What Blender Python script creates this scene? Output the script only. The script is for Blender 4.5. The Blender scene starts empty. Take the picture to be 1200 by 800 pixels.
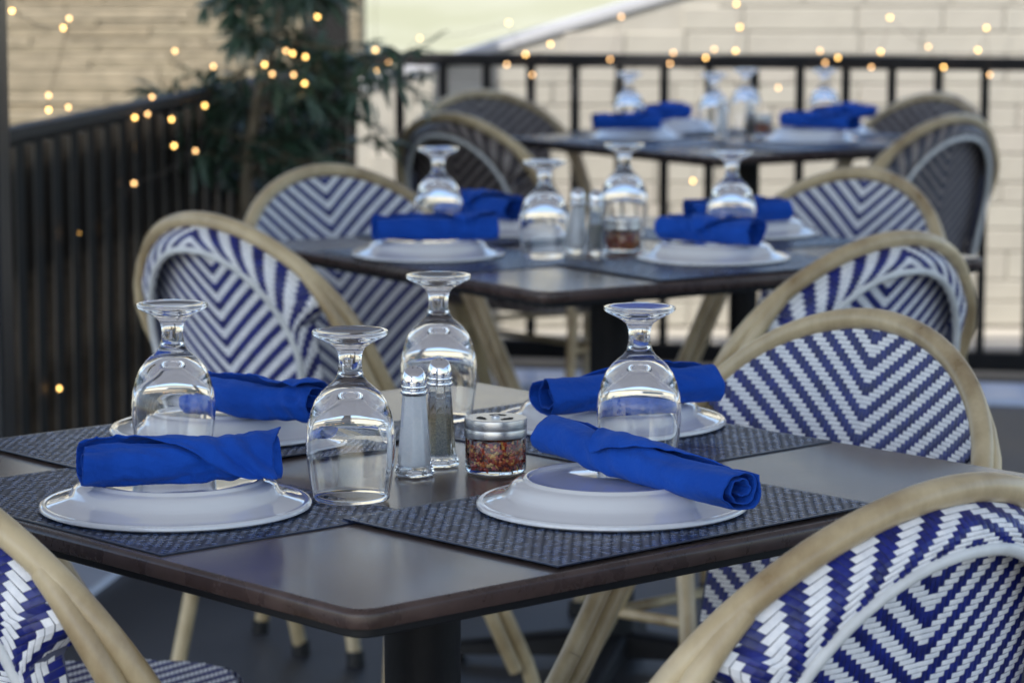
import bpy, math, random
from mathutils import Vector, Matrix, noise
R = math.radians
rnd = random.Random(7)
scene = bpy.context.scene
C = scene.collection

# ------------------------------------------------------------------ camera, sky, sun, exposure
CAM_Z = 1.295
cam_d = bpy.data.cameras.new('camera')
cam = bpy.data.objects.new('camera', cam_d); C.objects.link(cam)
cam.location = (0, 0, CAM_Z)
cam.rotation_euler = (R(90 - 7.737), 0, 0)
cam_d.sensor_width = 36
cam_d.lens = 36 * 3544.8 / 1200
cam_d.clip_end = 500
cam_d.dof.use_dof = True
cam_d.dof.focus_distance = 2.88
cam_d.dof.aperture_fstop = 8.3
cam_d.dof.aperture_blades = 0
scene.camera = cam

SUN_EL, SUN_AZ = 52, 212            # azimuth of where the sun stands, clockwise from +Y
world = bpy.data.worlds.new('World'); scene.world = world; world.use_nodes = True
wn = world.node_tree; bg = wn.nodes['Background']
sky = wn.nodes.new('ShaderNodeTexSky'); sky.sky_type = 'NISHITA'; sky.sun_disc = False
sky.sun_elevation = R(SUN_EL); sky.sun_rotation = R(SUN_AZ); sky.dust_density = 1.5
wn.links.new(sky.outputs[0], bg.inputs[0]); bg.inputs[1].default_value = 0.15
sd = bpy.data.lights.new('sun', 'SUN'); sun = bpy.data.objects.new('sun', sd); C.objects.link(sun)
sd.energy = 3.3; sd.angle = R(0.5); sd.color = (1, .95, .87)
az = R(SUN_AZ); el = R(SUN_EL)
sdir = Vector((math.sin(az) * math.cos(el), math.cos(az) * math.cos(el), math.sin(el)))
sun.rotation_euler = sdir.to_track_quat('Z', 'Y').to_euler(); sun.location = (-3, -6, 9)
scene.view_settings.view_transform = 'Standard'; scene.view_settings.look = 'None'
scene.view_settings.gamma = 1; scene.view_settings.exposure = 1.18
scene.cycles.max_bounces = 14; scene.cycles.transmission_bounces = 12; scene.cycles.diffuse_bounces = 4
scene.cycles.glossy_bounces = 6; scene.cycles.transparent_max_bounces = 12
scene.cycles.sample_clamp_indirect = 12; scene.cycles.blur_glossy = .3
scene.cycles.use_denoising = True

# ------------------------------------------------------------------ materials
def mat(name, col, rough=.5, metal=0, spec=.5, **kw):
    m = bpy.data.materials.new(name); m.use_nodes = True
    b = m.node_tree.nodes['Principled BSDF']
    b.inputs['Base Color'].default_value = (*col, 1); b.inputs['Roughness'].default_value = rough
    b.inputs['Metallic'].default_value = metal; b.inputs['Specular IOR Level'].default_value = spec
    for k, v in kw.items(): b.inputs[k].default_value = v
    return m
def nd(m, t, **kw):
    n = m.node_tree.nodes.new(t)
    for k, v in kw.items():
        if k in n.inputs: n.inputs[k].default_value = v
        else: setattr(n, k, v)
    return n
def coords(m, scale=(1, 1, 1), kind='Object'):
    tc = nd(m, 'ShaderNodeTexCoord'); mp = nd(m, 'ShaderNodeMapping'); mp.inputs['Scale'].default_value = scale
    m.node_tree.links.new(tc.outputs[kind], mp.inputs[0]); return mp.outputs[0]
def mottle(m, c1, c2, scale=5, detail=4, sc=(1, 1, 1), lo=.35, hi=.65, bump=0, bscale=None, rough=None, kind='Object', dist=.002):
    L = m.node_tree.links; b = m.node_tree.nodes['Principled BSDF']
    v = coords(m, sc, kind); n = nd(m, 'ShaderNodeTexNoise', Scale=scale, Detail=detail, Roughness=.6); L.new(v, n.inputs['Vector'])
    r = nd(m, 'ShaderNodeValToRGB'); e = r.color_ramp.elements
    e[0].position = lo; e[0].color = (*c1, 1); e[1].position = hi; e[1].color = (*c2, 1)
    L.new(n.outputs[0], r.inputs[0]); L.new(r.outputs[0], b.inputs['Base Color'])
    if rough:
        q = nd(m, 'ShaderNodeMapRange'); q.inputs['To Min'].default_value = rough[0]; q.inputs['To Max'].default_value = rough[1]
        L.new(n.outputs[0], q.inputs[0]); L.new(q.outputs[0], b.inputs['Roughness'])
    if bump:
        n2 = nd(m, 'ShaderNodeTexNoise', Scale=bscale or scale * 6, Detail=5); L.new(v, n2.inputs['Vector'])
        bp = nd(m, 'ShaderNodeBump', Strength=bump, Distance=dist); L.new(n2.outputs[0], bp.inputs['Height']); L.new(bp.outputs[0], b.inputs['Normal'])
    return m
M = {}
M['tan'] = mottle(mat('bamboo_look_tube', (.4, .3, .17), .33), (.27, .185, .09), (.58, .465, .28), 11, 8, (1, 1, .6), .30, .60, .25, 45, (.20, .42))
M['white_tube'] = mottle(mat('white_enamel_tube', (.6, .62, .6), .35), (.55, .56, .55), (.70, .71, .70), 20)
M['weave_white'] = mottle(mat('white_strand', (.7, .7, .72), .38), (.74, .75, .78), (.88, .88, .89), 90, 3)
M['weave_blue'] = mottle(mat('blue_strand', (.02, .03, .25), .36), (.005, .009, .10), (.010, .020, .21), 60, 3)
M['weave_taupe'] = mottle(mat('taupe_strand', (.25, .21, .19), .4), (.20, .17, .155), (.30, .26, .24), 60, 3)
M['weave_espresso'] = mottle(mat('espresso_strand', (.03, .02, .025), .4), (.025, .018, .02), (.05, .035, .035), 60, 3)
M['weave_slate'] = mottle(mat('slate_strand', (.03, .035, .06), .4), (.022, .026, .05), (.05, .055, .08), 60, 3)
M['weave_back'] = mat('strand_backing', (.10, .11, .17), .7)
M['rubber'] = mat('black_rubber', (.012, .012, .013), .6)
M['iron'] = mottle(mat('black_iron', (.008, .008, .009), .6, spec=.3), (.005, .005, .006), (.013, .012, .013), 12, 4, bump=.15, bscale=150)
M['tabletop'] = mottle(mat('brown_resin_top', (.08, .06, .05), .3, spec=1.0), (.046, .031, .026), (.150, .115, .102), 4, 10, (1, 1, 1), .28, .74, .035, 220, (.12, .34))
M['tableedge'] = mottle(mat('brown_resin_edge', (.05, .03, .025), .25), (.040, .024, .020), (.075, .048, .040), 30, 4, rough=(.2, .36))
M['underside'] = mat('black_underside', (.006, .006, .007), .6, spec=.3)
M['china'] = mat('white_glazed_china', (.76, .755, .75), .10, **{'Coat Weight': 1.0, 'Coat Roughness': .03})
M['glass'] = mat('clear_glass', (1, 1, 1), .0, **{'Transmission Weight': 1.0, 'IOR': 1.47})
M['glass2'] = mat('clear_glass_shaker', (.97, .99, .99), .02, **{'Transmission Weight': 1.0, 'IOR': 1.45})
M['chrome'] = mat('polished_chrome', (.75, .75, .76), .12, 1)
def brushed():
    m = mat('brushed_steel', (.62, .61, .60), .3, 1); L = m.node_tree.links; b = m.node_tree.nodes['Principled BSDF']
    v = coords(m, (1, 1, 300)); n = nd(m, 'ShaderNodeTexNoise', Scale=4, Detail=3); L.new(v, n.inputs['Vector'])
    q = nd(m, 'ShaderNodeMapRange'); q.inputs['To Min'].default_value = .18; q.inputs['To Max'].default_value = .42
    L.new(n.outputs[0], q.inputs[0]); L.new(q.outputs[0], b.inputs['Roughness']); return m
M['steel'] = brushed()
M['hole'] = mat('dark_hole', (.01, .01, .01), .8)
M['salt'] = mottle(mat('fine_salt', (.8, .8, .82), .8), (.88, .90, .93), (.95, .95, .97), 300, 2)
M['pepper'] = mottle(mat('ground_pepper', (.08, .06, .04), .8), (.010, .008, .006), (.16, .12, .07), 700, 3, lo=.4, hi=.6)
for i, c in enumerate([(.34, .018, .008), (.55, .07, .012), (.70, .36, .08), (.13, .010, .008), (.55, .14, .02)]):
    M['flake%d' % i] = mat('chilli_flake_' + ['red', 'bright_red', 'seed_yellow', 'dark_red', 'orange'][i], c, .4)
def cloth():
    m = mottle(mat('blue_napkin_cloth', (.005, .04, .42), .85, spec=.25), (.0035, .058, .37), (.006, .078, .47), 14, 3)
    b = m.node_tree.nodes['Principled BSDF']; L = m.node_tree.links
    b.inputs['Sheen Weight'].default_value = .15; b.inputs['Sheen Tint'].default_value = (.25, .45, 1, 1)
    v = coords(m); w = nd(m, 'ShaderNodeTexNoise', Scale=900, Detail=2); L.new(v, w.inputs['Vector'])
    n2 = nd(m, 'ShaderNodeTexNoise', Scale=34, Detail=6, Roughness=.65); L.new(v, n2.inputs['Vector'])
    a = nd(m, 'ShaderNodeMath', operation='MULTIPLY_ADD'); L.new(n2.outputs[0], a.inputs[0]); a.inputs[1].default_value = 9.; L.new(w.outputs[0], a.inputs[2])
    bp = nd(m, 'ShaderNodeBump', Strength=.5, Distance=.0011); L.new(a.outputs[0], bp.inputs['Height']); L.new(bp.outputs[0], b.inputs['Normal'])
    return m
M['napkin'] = cloth()
M['mat_light'] = mottle(mat('navy_vinyl_light', (.06, .09, .16), .27, spec=.9), (.038, .066, .15), (.078, .122, .235), 200, 2)
M['mat_dark'] = mottle(mat('navy_vinyl_dark', (.02, .03, .06), .32, spec=.8), (.010, .017, .040), (.022, .034, .075), 200, 2)
M['floor'] = mottle(mat('dark_floor', (.05, .05, .055), .5), (.042, .044, .050), (.075, .078, .086), 2.2, 8, (1, 1, 1), .3, .7, .25, 90, (.35, .6), dist=.004)
M['daylight_strip'] = mottle(mat('pale_blue_daylight', (.62, .72, .95), .3), (.70, .78, .96), (.80, .87, 1.0), 6)  # pale blue tone is daylight on the floor put into the colour
M['street'] = mottle(mat('pale_paving', (.34, .31, .27), .8), (.28, .26, .22), (.38, .35, .30), 1.5, 6)
for i, c in enumerate([(.332, .312, .266), (.337, .317, .269), (.329, .309, .264), (.341, .323, .276), (.334, .311, .268)]):
    M['stone%d' % i] = mottle(mat('tan_stone_%s' % 'abcde'[i], c, .85), tuple(x * .90 for x in c), tuple(min(1, x * 1.08) for x in c), 2.5, 5, bump=.3, bscale=30, dist=.006)
for i, c in enumerate([(.205, .172, .115), (.215, .182, .122), (.198, .163, .107), (.225, .19, .13)]):
    M['ledge%d' % i] = mottle(mat('tan_reed_%s' % 'abcd'[i], c, .85), tuple(x * .8 for x in c), tuple(x * 1.15 for x in c), 10, 5, bump=.5, bscale=30, dist=.006)
M['mortar'] = mottle(mat('mortar', (.30, .27, .22), .9), (.325, .305, .26), (.35, .33, .285), 15)
M['reedback'] = mottle(mat('reed_backing', (.18, .15, .1), .9), (.17, .14, .09), (.21, .18, .12), 15)
M['coping'] = mottle(mat('pale_coping', (.52, .51, .53), .6), (.37, .37, .38), (.41, .41, .42), 4)
M['plaster'] = mottle(mat('cream_plaster', (.5, .46, .36), .9), (.46, .42, .32), (.54, .50, .40), .6, 5)
M['darkpane'] = mat('window_pane', (.03, .035, .04), .08)
M['grass'] = mottle(mat('dry_sunlit_lawn', (.40, .42, .25), .9), (.25, .25, .16), (.32, .315, .235), .9, 6)
M['board'] = mottle(mat('black_board', (.012, .011, .010), .6), (.004, .004, .004), (.010, .009, .008), 3, 6, (6, 6, .6))
M['baluster'] = mottle(mat('lit_bronze_baluster', (.05, .04, .03), .35), (.020, .016, .012), (.36, .27, .18), 4, 6, (1, 1, .5), .42, .66, .2, 60, (.25, .5))  # bronze bars, tan patches painted as light catching them
M['pillar'] = mottle(mat('dark_brown_paint', (.012, .009, .009), .5), (.003, .0022, .0022), (.006, .0045, .0045), 4)
M['post'] = mottle(mat('charcoal_paint', (.015, .017, .02), .4), (.012, .014, .017), (.020, .023, .027), 3)
M['bark'] = mottle(mat('olive_bark', (.2, .16, .11), .9), (.12, .095, .06), (.27, .22, .15), 25, 5, (1, 1, .3), bump=.6, bscale=60, dist=.004)
for i, c in enumerate([(.05, .10, .06), (.075, .13, .085), (.04, .08, .05), (.11, .155, .12)]):
    M['leaf%d' % i] = mat('olive_leaf_%s' % 'abcd'[i], c, .45)
M['pot'] = mottle(mat('grey_pot', (.06, .06, .065), .6), (.045, .045, .05), (.075, .075, .08), 10)
M['soil'] = mottle(mat('soil', (.03, .02, .015), .95), (.02, .014, .01), (.05, .035, .025), 60)
M['wire'] = mat('copper_wire', (.10, .06, .03), .4, .6)
def emis(name, col, s):
    m = mat(name, (1, .8, .5), .3); b = m.node_tree.nodes['Principled BSDF']
    b.inputs['Emission Color'].default_value = (*col, 1); b.inputs['Emission Strength'].default_value = s; return m
M['bulb'] = emis('warm_bulb', (1, .54, .14), 4.6)
M['bulb_soft'] = emis('warm_bulb_dim', (1, .54, .2), 2.8)
def canopy_mat():
    m = bpy.data.materials.new('sun_filter_fabric'); m.use_nodes = True; t = m.node_tree; L = t.links
    for n in list(t.nodes): t.nodes.remove(n)
    o = t.nodes.new('ShaderNodeOutputMaterial'); a = t.nodes.new('ShaderNodeBsdfDiffuse'); b = t.nodes.new('ShaderNodeBsdfTranslucent'); x = t.nodes.new('ShaderNodeMixShader')
    a.inputs[0].default_value = (.26, .26, .27, 1); b.inputs[0].default_value = (.55, .57, .62, 1); x.inputs[0].default_value = .16
    L.new(a.outputs[0], x.inputs[1]); L.new(b.outputs[0], x.inputs[2]); L.new(x.outputs[0], o.inputs[0]); return m
M['unseen_awning'] = canopy_mat()  # added cover, translucency set so soft sun reaches the tables

# ------------------------------------------------------------------ mesh helpers
class MB:
    def __init__(s): s.v = []; s.f = []; s.m = []; s.sm = []
    def quad(s, a, b, c, d, m=0, smooth=True):
        n = len(s.v); s.v += [tuple(a), tuple(b), tuple(c), tuple(d)]; s.f.append((n, n + 1, n + 2, n + 3)); s.m.append(m); s.sm.append(smooth)
    def grid(s, P, m=0, closeu=False, closev=False, smooth=True, flip=False):
        nu, nv = len(P), len(P[0]); n = len(s.v)
        for row in P:
            for p in row: s.v.append(tuple(p))
        for i in range(nu if closeu else nu - 1):
            for j in range(nv if closev else nv - 1):
                a, b = i, (i + 1) % nu; c, d = j, (j + 1) % nv
                q = (n + a * nv + c, n + b * nv + c, n + b * nv + d, n + a * nv + d)
                s.f.append(q[::-1] if flip else q); s.m.append(m); s.sm.append(smooth)
        return n
    def cap(s, idx, m=0, smooth=False): s.f.append(tuple(idx)); s.m.append(m); s.sm.append(smooth)
    def box(s, c, d, rz=0, m=0, bevel=0):
        x, y, z = d[0] / 2, d[1] / 2, d[2] / 2; b = min(bevel, x * .9, y * .9, z * .9)
        cs, sn = math.cos(rz), math.sin(rz)
        def T(p): return (c[0] + p[0] * cs - p[1] * sn, c[1] + p[0] * sn + p[1] * cs, c[2] + p[2])
        n = len(s.v)
        if b <= 0:
            s.v += [T(p) for p in [(-x, -y, -z), (x, -y, -z), (x, y, -z), (-x, y, -z), (-x, -y, z), (x, -y, z), (x, y, z), (-x, y, z)]]
            for f in [(0, 3, 2, 1), (4, 5, 6, 7), (0, 1, 5, 4), (1, 2, 6, 5), (2, 3, 7, 6), (3, 0, 4, 7)]:
                s.cap([n + k for k in f], m)
        else:
            rings = []
            for (zz, i) in [(-z, b), (-z + b, 0), (z - b, 0), (z, b)]:
                X, Y = x - i, y - i; bb = b if i == 0 else b * .6
                rings.append([T(p + (zz,)) for p in [(-X + bb, -Y), (X - bb, -Y), (X, -Y + bb), (X, Y - bb), (X - bb, Y), (-X + bb, Y), (-X, Y - bb), (-X, -Y + bb)]])
            for r in rings: s.v += r
            for k in range(3):
                for j in range(8): s.cap([n + k * 8 + j, n + k * 8 + (j + 1) % 8, n + k * 8 + 8 + (j + 1) % 8, n + k * 8 + 8 + j], m)
            s.cap([n + j for j in range(7, -1, -1)], m); s.cap([n + 24 + j for j in range(8)], m)
    def tube(s, path, r, seg=12, m=0, closed=False, caps=True):
        P = [Vector(p) for p in path]; rs = r if isinstance(r, (list, tuple)) else [r] * len(P)
        up = None; rings = []
        for i, p in enumerate(P):
            if closed: t = P[(i + 1) % len(P)] - P[i - 1]
            else: t = P[min(i + 1, len(P) - 1)] - P[max(i - 1, 0)]
            t.normalize()
            if up is None: up = Vector((0, 0, 1)) if abs(t.z) < .9 else Vector((0, 1, 0))
            a = t.cross(up); a.normalize(); up = a.cross(t); up.normalize()
            rings.append([p + (a * math.cos(2 * math.pi * k / seg) + up * math.sin(2 * math.pi * k / seg)) * rs[i] for k in range(seg)])
        n = s.grid(rings, m, closeu=closed, closev=True, flip=False)
        if caps and not closed:
            s.cap([n + k for k in range(seg)], m); s.cap([n + (len(P) - 1) * seg + k for k in range(seg - 1, -1, -1)], m)
    def lathe(s, prof, seg=48, c=(0, 0, 0), m=0, smooth=True, ph=0, closed=False):
        rings = [[(c[0] + r * math.cos(2 * math.pi * k / seg + ph), c[1] + r * math.sin(2 * math.pi * k / seg + ph), c[2] + z) for k in range(seg)] for r, z in prof]
        s.grid(rings, m, closeu=closed, closev=True, smooth=smooth, flip=True)
    def mesh(s, name, mats, merge=True):
        me = bpy.data.meshes.new(name); me.from_pydata(s.v, [], s.f)
        for q in mats: me.materials.append(M[q])
        me.polygons.foreach_set('material_index', s.m); me.polygons.foreach_set('use_smooth', s.sm)
        me.update(); me.set_sharp_from_angle(angle=R(40))
        return me
    def build(s, name, mats, parent=None, kind=None):
        if isinstance(mats, str): mats = [mats]
        return link(name, s.mesh(name, mats), parent, kind)
def link(name, me, parent=None, kind=None):
    o = bpy.data.objects.new(name, me); C.objects.link(o)
    if parent: o.parent = parent
    if kind: o['kind'] = kind
    return o
def empty(name, loc, rz, label, cat, group=None):
    o = bpy.data.objects.new(name, None); C.objects.link(o); o.empty_display_size = .05
    o.location = loc; o.rotation_euler = (0, 0, rz); return tag(o, label, cat, group)
def tag(o, label, cat, group=None):
    o['label'] = label; o['category'] = cat
    if group: o['group'] = group
    return o
def copy_tree(o, parent=None):
    kids = [c for c in ALLKIDS.get(o.name, o.children)]
    c = o.copy(); C.objects.link(c); c.parent = parent
    for ch in kids: copy_tree(ch, c)
    return c
ALLKIDS = {}
def snap_kids(o):
    ALLKIDS[o.name] = list(o.children)
    for c in o.children: snap_kids(c)

# ------------------------------------------------------------------ the setting
mb = MB(); mb.quad((-60, -40, 0), (60, -40, 0), (60, 9.35, 0), (-60, 9.35, 0)); mb.build('floor', 'floor', kind='structure')
mb = MB(); mb.quad((-60, 9.35, -.006), (60, 9.35, -.006), (60, 120, -.006), (-60, 120, -.006)); mb.build('street', 'street', kind='structure')

def rail_y(x): return 9.15 - (x + .46) * .204      # line of the black railing
RZ = math.atan(-.204)
# strip at the railing foot, pale blue stands in for daylight on floor
mb = MB(); mb.quad((-30, -40, .004), (30, -40, .004), (30, .3, .004), (-30, .3, .004)); mb.build('bounce_pavement', 'street', kind='structure')  # unseen pale ground behind the camera, added to bounce light up
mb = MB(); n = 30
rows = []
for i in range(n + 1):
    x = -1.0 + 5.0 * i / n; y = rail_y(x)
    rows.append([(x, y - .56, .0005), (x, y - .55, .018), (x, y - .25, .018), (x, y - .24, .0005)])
mb.grid(rows, 0, smooth=False, flip=True); mb.build('daylight_strip', 'daylight_strip', kind='structure')
def lf(y): return -.98 + (y - 5.94) * (.472 / 3.06)  # line of the left fence
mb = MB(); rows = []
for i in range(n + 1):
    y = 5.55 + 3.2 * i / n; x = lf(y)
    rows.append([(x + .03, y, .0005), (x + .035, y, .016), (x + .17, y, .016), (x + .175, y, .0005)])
mb.grid(rows, 0, smooth=False); mb.build('daylight_strip', 'daylight_strip', kind='structure')  # left strip, same floor daylight painted in pale blue

# railing
root = empty('metal_railing', (-.46, 9.15, 0), RZ, 'black metal railing with square balusters behind the farthest table', 'railing')
L = 4.6
mb = MB(); mb.box((L / 2, 0, .912), (L, .045, .038), bevel=.004); mb.build('top_rail', 'iron', root)
mb = MB(); mb.box((L / 2, 0, .045), (L, .035, .055), bevel=.004); mb.build('bottom_rail', 'iron', root)
mb = MB(); mb.box((0, 0, .482), (.025, .025, .820), bevel=.002); me = mb.mesh('baluster', ['iron'])
x = .125
while x < L:
    o = link('baluster', me, root); o.location = (x, 0, 0); x += .134
# left fence: dark boards with bronze balusters standing in front
dx, dy = .472, 3.06; fa = math.atan2(dy, dx)
root = empty('dark_fence', (lf(5.5), 5.5, 0), fa, 'dark slatted fence along the left side, bronze bars over black boards', 'fence')
FL = 3.75
mb = MB(); mb.box((FL / 2, .0, .898), (FL, .035, .026), bevel=.004); mb.build('top_rail', 'board', root)
mb = MB(); mb.box((FL / 2, .0, .055), (FL, .04, .05), bevel=.004); mb.build('bottom_rail', 'board', root)
mb = MB(); mb.box((0, 0, .478), (.018, .018, .79), bevel=.002); me = mb.mesh('baluster', ['baluster'])
x = .06
while x < FL - .02:
    o = link('baluster', me, root); o.location = (x, 0, 0); x += .122
mb = MB(); mb.box((0, 0, .47), (.145, .018, .86), bevel=.002); me = mb.mesh('board', ['board'])
x = .08
while x < FL:
    o = link('board', me, root); o.location = (x, .075, 0); x += .15
# posts
mb = MB(); mb.box((-.975, 5.42, 1.45), (.13, .13, 2.9), bevel=.006)
tag(mb.build('canopy_post', 'post'), 'charcoal post at the left edge of the photo in front of the dark fence', 'post')
mb = MB(); mb.box((-.565, 9.24, 1.45), (.14, .14, 2.9), bevel=.006)
tag(mb.build('canopy_post', 'pillar'), 'dark brown corner post between slatted fence and black railing behind the olive tree', 'post')
# unseen fabric cover overhead, added to block the sun and soften its light
root = empty('unseen_awning', (0, 3, 2.9), 0, 'unseen grey fabric cover added over the terrace tables to block and soften the sun', 'unseen_awning')
mb = MB(); rows = []
for i in range(29):
    x = -3.4 + 6.8 * i / 28; sag = .05 * abs(math.sin(i * math.pi / 4))
    rows.append([(x, y, -.36 - sag * .6 - .085 * y) for y in (-4.2, -2.5, 0, 2.6, 5.15)])
mb.grid(rows, 0); mb.build('fabric', 'unseen_awning', root)
for yy in (-4.2, -.9, 5.2):
    mb = MB(); mb.box((0, yy, -.30 - .085 * yy), (6.9, .07, .07), bevel=.006); mb.build('beam', 'post', root)

# stone wall beyond the railing, top slopes up to the right under a pale coping
root = empty('stone_wall', (-.62, 9.9, 0), 0, 'pale tan coursed stone wall in sunlight beyond the black railing', 'wall')
def top_at(x): return min(.735 + (x + .62) * .295, 1.25)
mb = MB(); W0, W1 = -.62, 3.2
prev = None
pts = [W0 + (W1 - W0) * i / 24 for i in range(25)]
sec = []
for x in pts:
    t = top_at(x); X = x + .62
    sec.append([(X, 0.012, -.02), (X, .012, t), (X, .30, t), (X, .30, -.02)])
mb.grid(sec, 0, closev=True, smooth=False); mb.build('wall_core', 'mortar', root)
mb = MB(); sec = []
for x in pts:
    t = top_at(x) + .002; X = x + .62
    sec.append([(X, .000, t), (X, .000, t + .028), (X, .31, t + .028), (X, .31, t)])
mb.grid(sec, 0, closev=True, smooth=False); mb.build('coping', 'coping', root)
bm_ = {}
def block_mesh(w, h, mi, key):
    k = (round(w, 3), round(h, 3), mi, key)
    if k not in bm_:
        b = MB(); b.box((0, 0, 0), (w, .05, h), bevel=.004); bm_[k] = b.mesh('stone_block', [mi])
    return bm_[k]
z = .0; row = 0; nb = 0
hs = [.082, .070, .094, .076]
while z < 1.2:
    h = hs[row % 4]; x = W0 - rnd.random() * .15
    while x < W1:
        w = rnd.choice([.20, .28, .37]); t = top_at(x + .02)
        if z + h <= t and nb < 290 and x > W0 and x + w < W1:
            o = link('stone', block_mesh(w - .003, h - .003, 'stone%d' % rnd.randrange(5), 's'), root)
            o.location = (x + .62 + w / 2, +.030 - rnd.random() * .003, z + h / 2); nb += 1
        x += w
    z += h; row += 1
# ledgestone wall beyond the dark fence on the left
root = empty('reed_screen', (-3.4, 10.9, 0), 0, 'tan reed screen of thin level canes above the dark fence at upper left', 'screen')
mb = MB(); mb.box((1.43, .16, .8), (2.86, .3, 1.6)); mb.build('backing', 'reedback', root)
z = .50; nb = 0; row = 0; stuff = MB()
while z < 1.58:
    h = [.026, .034, .022, .030, .038][row % 5]; x = .5 - rnd.random() * .2
    while x < 2.82:
        w = min(rnd.choice([.30, .45, .62]), 2.85 - x)
        if w > .05 and x > .4:
            if z < 1.15 and nb < 295:
                if abs(w - .30) > .001 and abs(w - .45) > .001 and abs(w - .62) > .001: w = max(.06, round(w, 2) )
                o = link('cane', block_mesh(w - .003, h - .002, 'ledge%d' % rnd.randrange(4), 'l'), root)
                o.location = (x + w / 2, .026 - rnd.random() * .008, z + h / 2); nb += 1
            else: stuff.box((x + w / 2, .022, z + h / 2), (w - .006, .05, h - .006), m=rnd.randrange(4))
        x += w
    z += h; row += 1
stuff.build('canes', ['ledge0', 'ledge1', 'ledge2', 'ledge3'], root, 'stuff')
# sunlit lawn bank behind the sloping wall
mb = MB(); rows = []
for i in range(31):
    x = -14 + 40 * i / 30
    rows.append([(x, y, .25 + (y - 10.6) * .11 + .12 * noise.noise(Vector((x * .4, y * .3, 0)))) for y in (10.6, 12, 14, 17, 22, 30)])
mb.grid(rows, 0, flip=True); mb.build('lawn', 'grass', kind='structure')

root = empty('reflection_building', (2, 26, 0), 0, 'unseen cream plaster building beyond the lawn, added for reflections in the glasses', 'building')  # unseen building, added for cream reflections in glasses and tabletops
mb = MB(); mb.box((0, 3, 2.6), (44, 6, 5.2), bevel=.05); mb.build('wall', 'plaster', root)
mb = MB(); mb.box((0, 2.9, 5.35), (45, 6.8, .3), bevel=.05); mb.build('roof', 'coping', root)
mb = MB(); mb.box((0, 0, 0), (1.7, .08, 1.8), bevel=.02); wf = mb.mesh('window', ['coping']); mb = MB(); mb.box((0, 0, 0), (1.45, .04, 1.55)); wg = mb.mesh('pane', ['darkpane'])
for k in range(9):
    o = link('window', wf, root); o.location = (-18 + k * 4.5, -.03, 3.4); g = link('pane', wg, o); g.location = (0, -.035, 0)

# ------------------------------------------------------------------ woven bistro chair
ZT, HW, HA, HN, K1, K2 = .839, .266, .193, 1.95, .586, .043
def hq(z): d = ZT - z; return K1 * d + K2 * d * d
def arch(ph):                     # ph -1..1 over the arch: lateral, z
    a = abs(ph) * math.pi / 2; sg = 1 if ph >= 0 else -1
    return sg * HW * math.sin(a) ** (2 / HN), ZT - HA * (1 - max(math.cos(a), 0) ** (2 / HN))
def lat_max(z):
    b = ZT - HA
    l = HW if z <= b else HW * max(0, 1 - ((z - b) / HA) ** HN) ** (1 / HN)
    if z < .74: l = min(l, .200 - (.74 - z) * .03 + .056 * max(0, (z - .69) / .05))
    return l
def panel_q(x, z): return .22 * (ZT - z) + .8 * x * x
def panel_p(x, z, off=0):
    # approximate outward normal in x/z for the offset
    n = Vector((-1.6 * x, 1, .22)); n.normalize()
    return Vector((x, panel_q(x, z), z)) + n * off
LEG = [(.42, .266, None), (.36, .270, None), (.30, .277, .322), (.20, .290, .378), (.10, .302, .424), (0.012, .312, .452)]
def leg_pt(s, k, off=0):
    z, l, q = LEG[k]
    if q is None: q = hq(z)
    return Vector((s * l, q, z))
def tube_back(P, d):              # shift a limb path backwards/downwards in its own plane
    out = []
    for i, p in enumerate(P):
        t = P[min(i + 1, len(P) - 1)] - P[max(i - 1, 0)]; t.x = 0; t.normalize()
        if t.z > 0: t = -t
        out.append(p + Vector((0, -abs(t.z), -abs(t.y))) * d)
    return out
CX, CZ = .0065, .0050
def weave_floats(mb, mapf, i0, i1, j0, j1, inside, h=.0011, side=1, cx=CX, cz=CZ, shift=0, rise=-1):
    """twill chevron: blue strands float upright over three rows, white strands float level over three columns"""
    def cell(i, j, kind, pos):      # kind 0 white level, 1 blue upright; pos 0 start 1 mid 2 end
        x0, x1 = i * cx, (i + 1) * cx; z0, z1 = j * cz, (j + 1) * cz; g = .05
        hi = [h * .15 if pos == 0 else h, h * .15 if pos == 2 else h]
        if kind == 0:
            za, zb = z0 + (z1 - z0) * g, z1 - (z1 - z0) * g; zm = (za + zb) / 2
            P = [[mapf(x, zz, side * (hh * k)) for zz, k in ((za, .35), (zm, 1), (zb, .35))] for x, hh in ((x0, hi[0]), (x1, hi[1]))]
        else:
            xa, xb = x0 + (x1 - x0) * g, x1 - (x1 - x0) * g; xm = (xa + xb) / 2
            P = [[mapf(x, zz, side * (hh * k)) for x, k in ((xa, .35), (xm, 1), (xb, .35))] for zz, hh in ((z0, hi[0]), (z1, hi[1]))]
        mb.grid(P, kind, smooth=True, flip=(side > 0) != (kind == 1))
    for i in range(i0, i1):
        a = i if i >= 0 else -i - 1
        for j in range(j0, j1):
            if not inside((i + .5) * cx, (j + .5) * cz): continue
            k = (j + rise * a + shift) % 6
            if k < 3: cell(i, j, 1, k)
            else:
                p = 5 - k if (i >= 0) == (rise < 0) else k - 3
                cell(i, j, 0, p)
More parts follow.
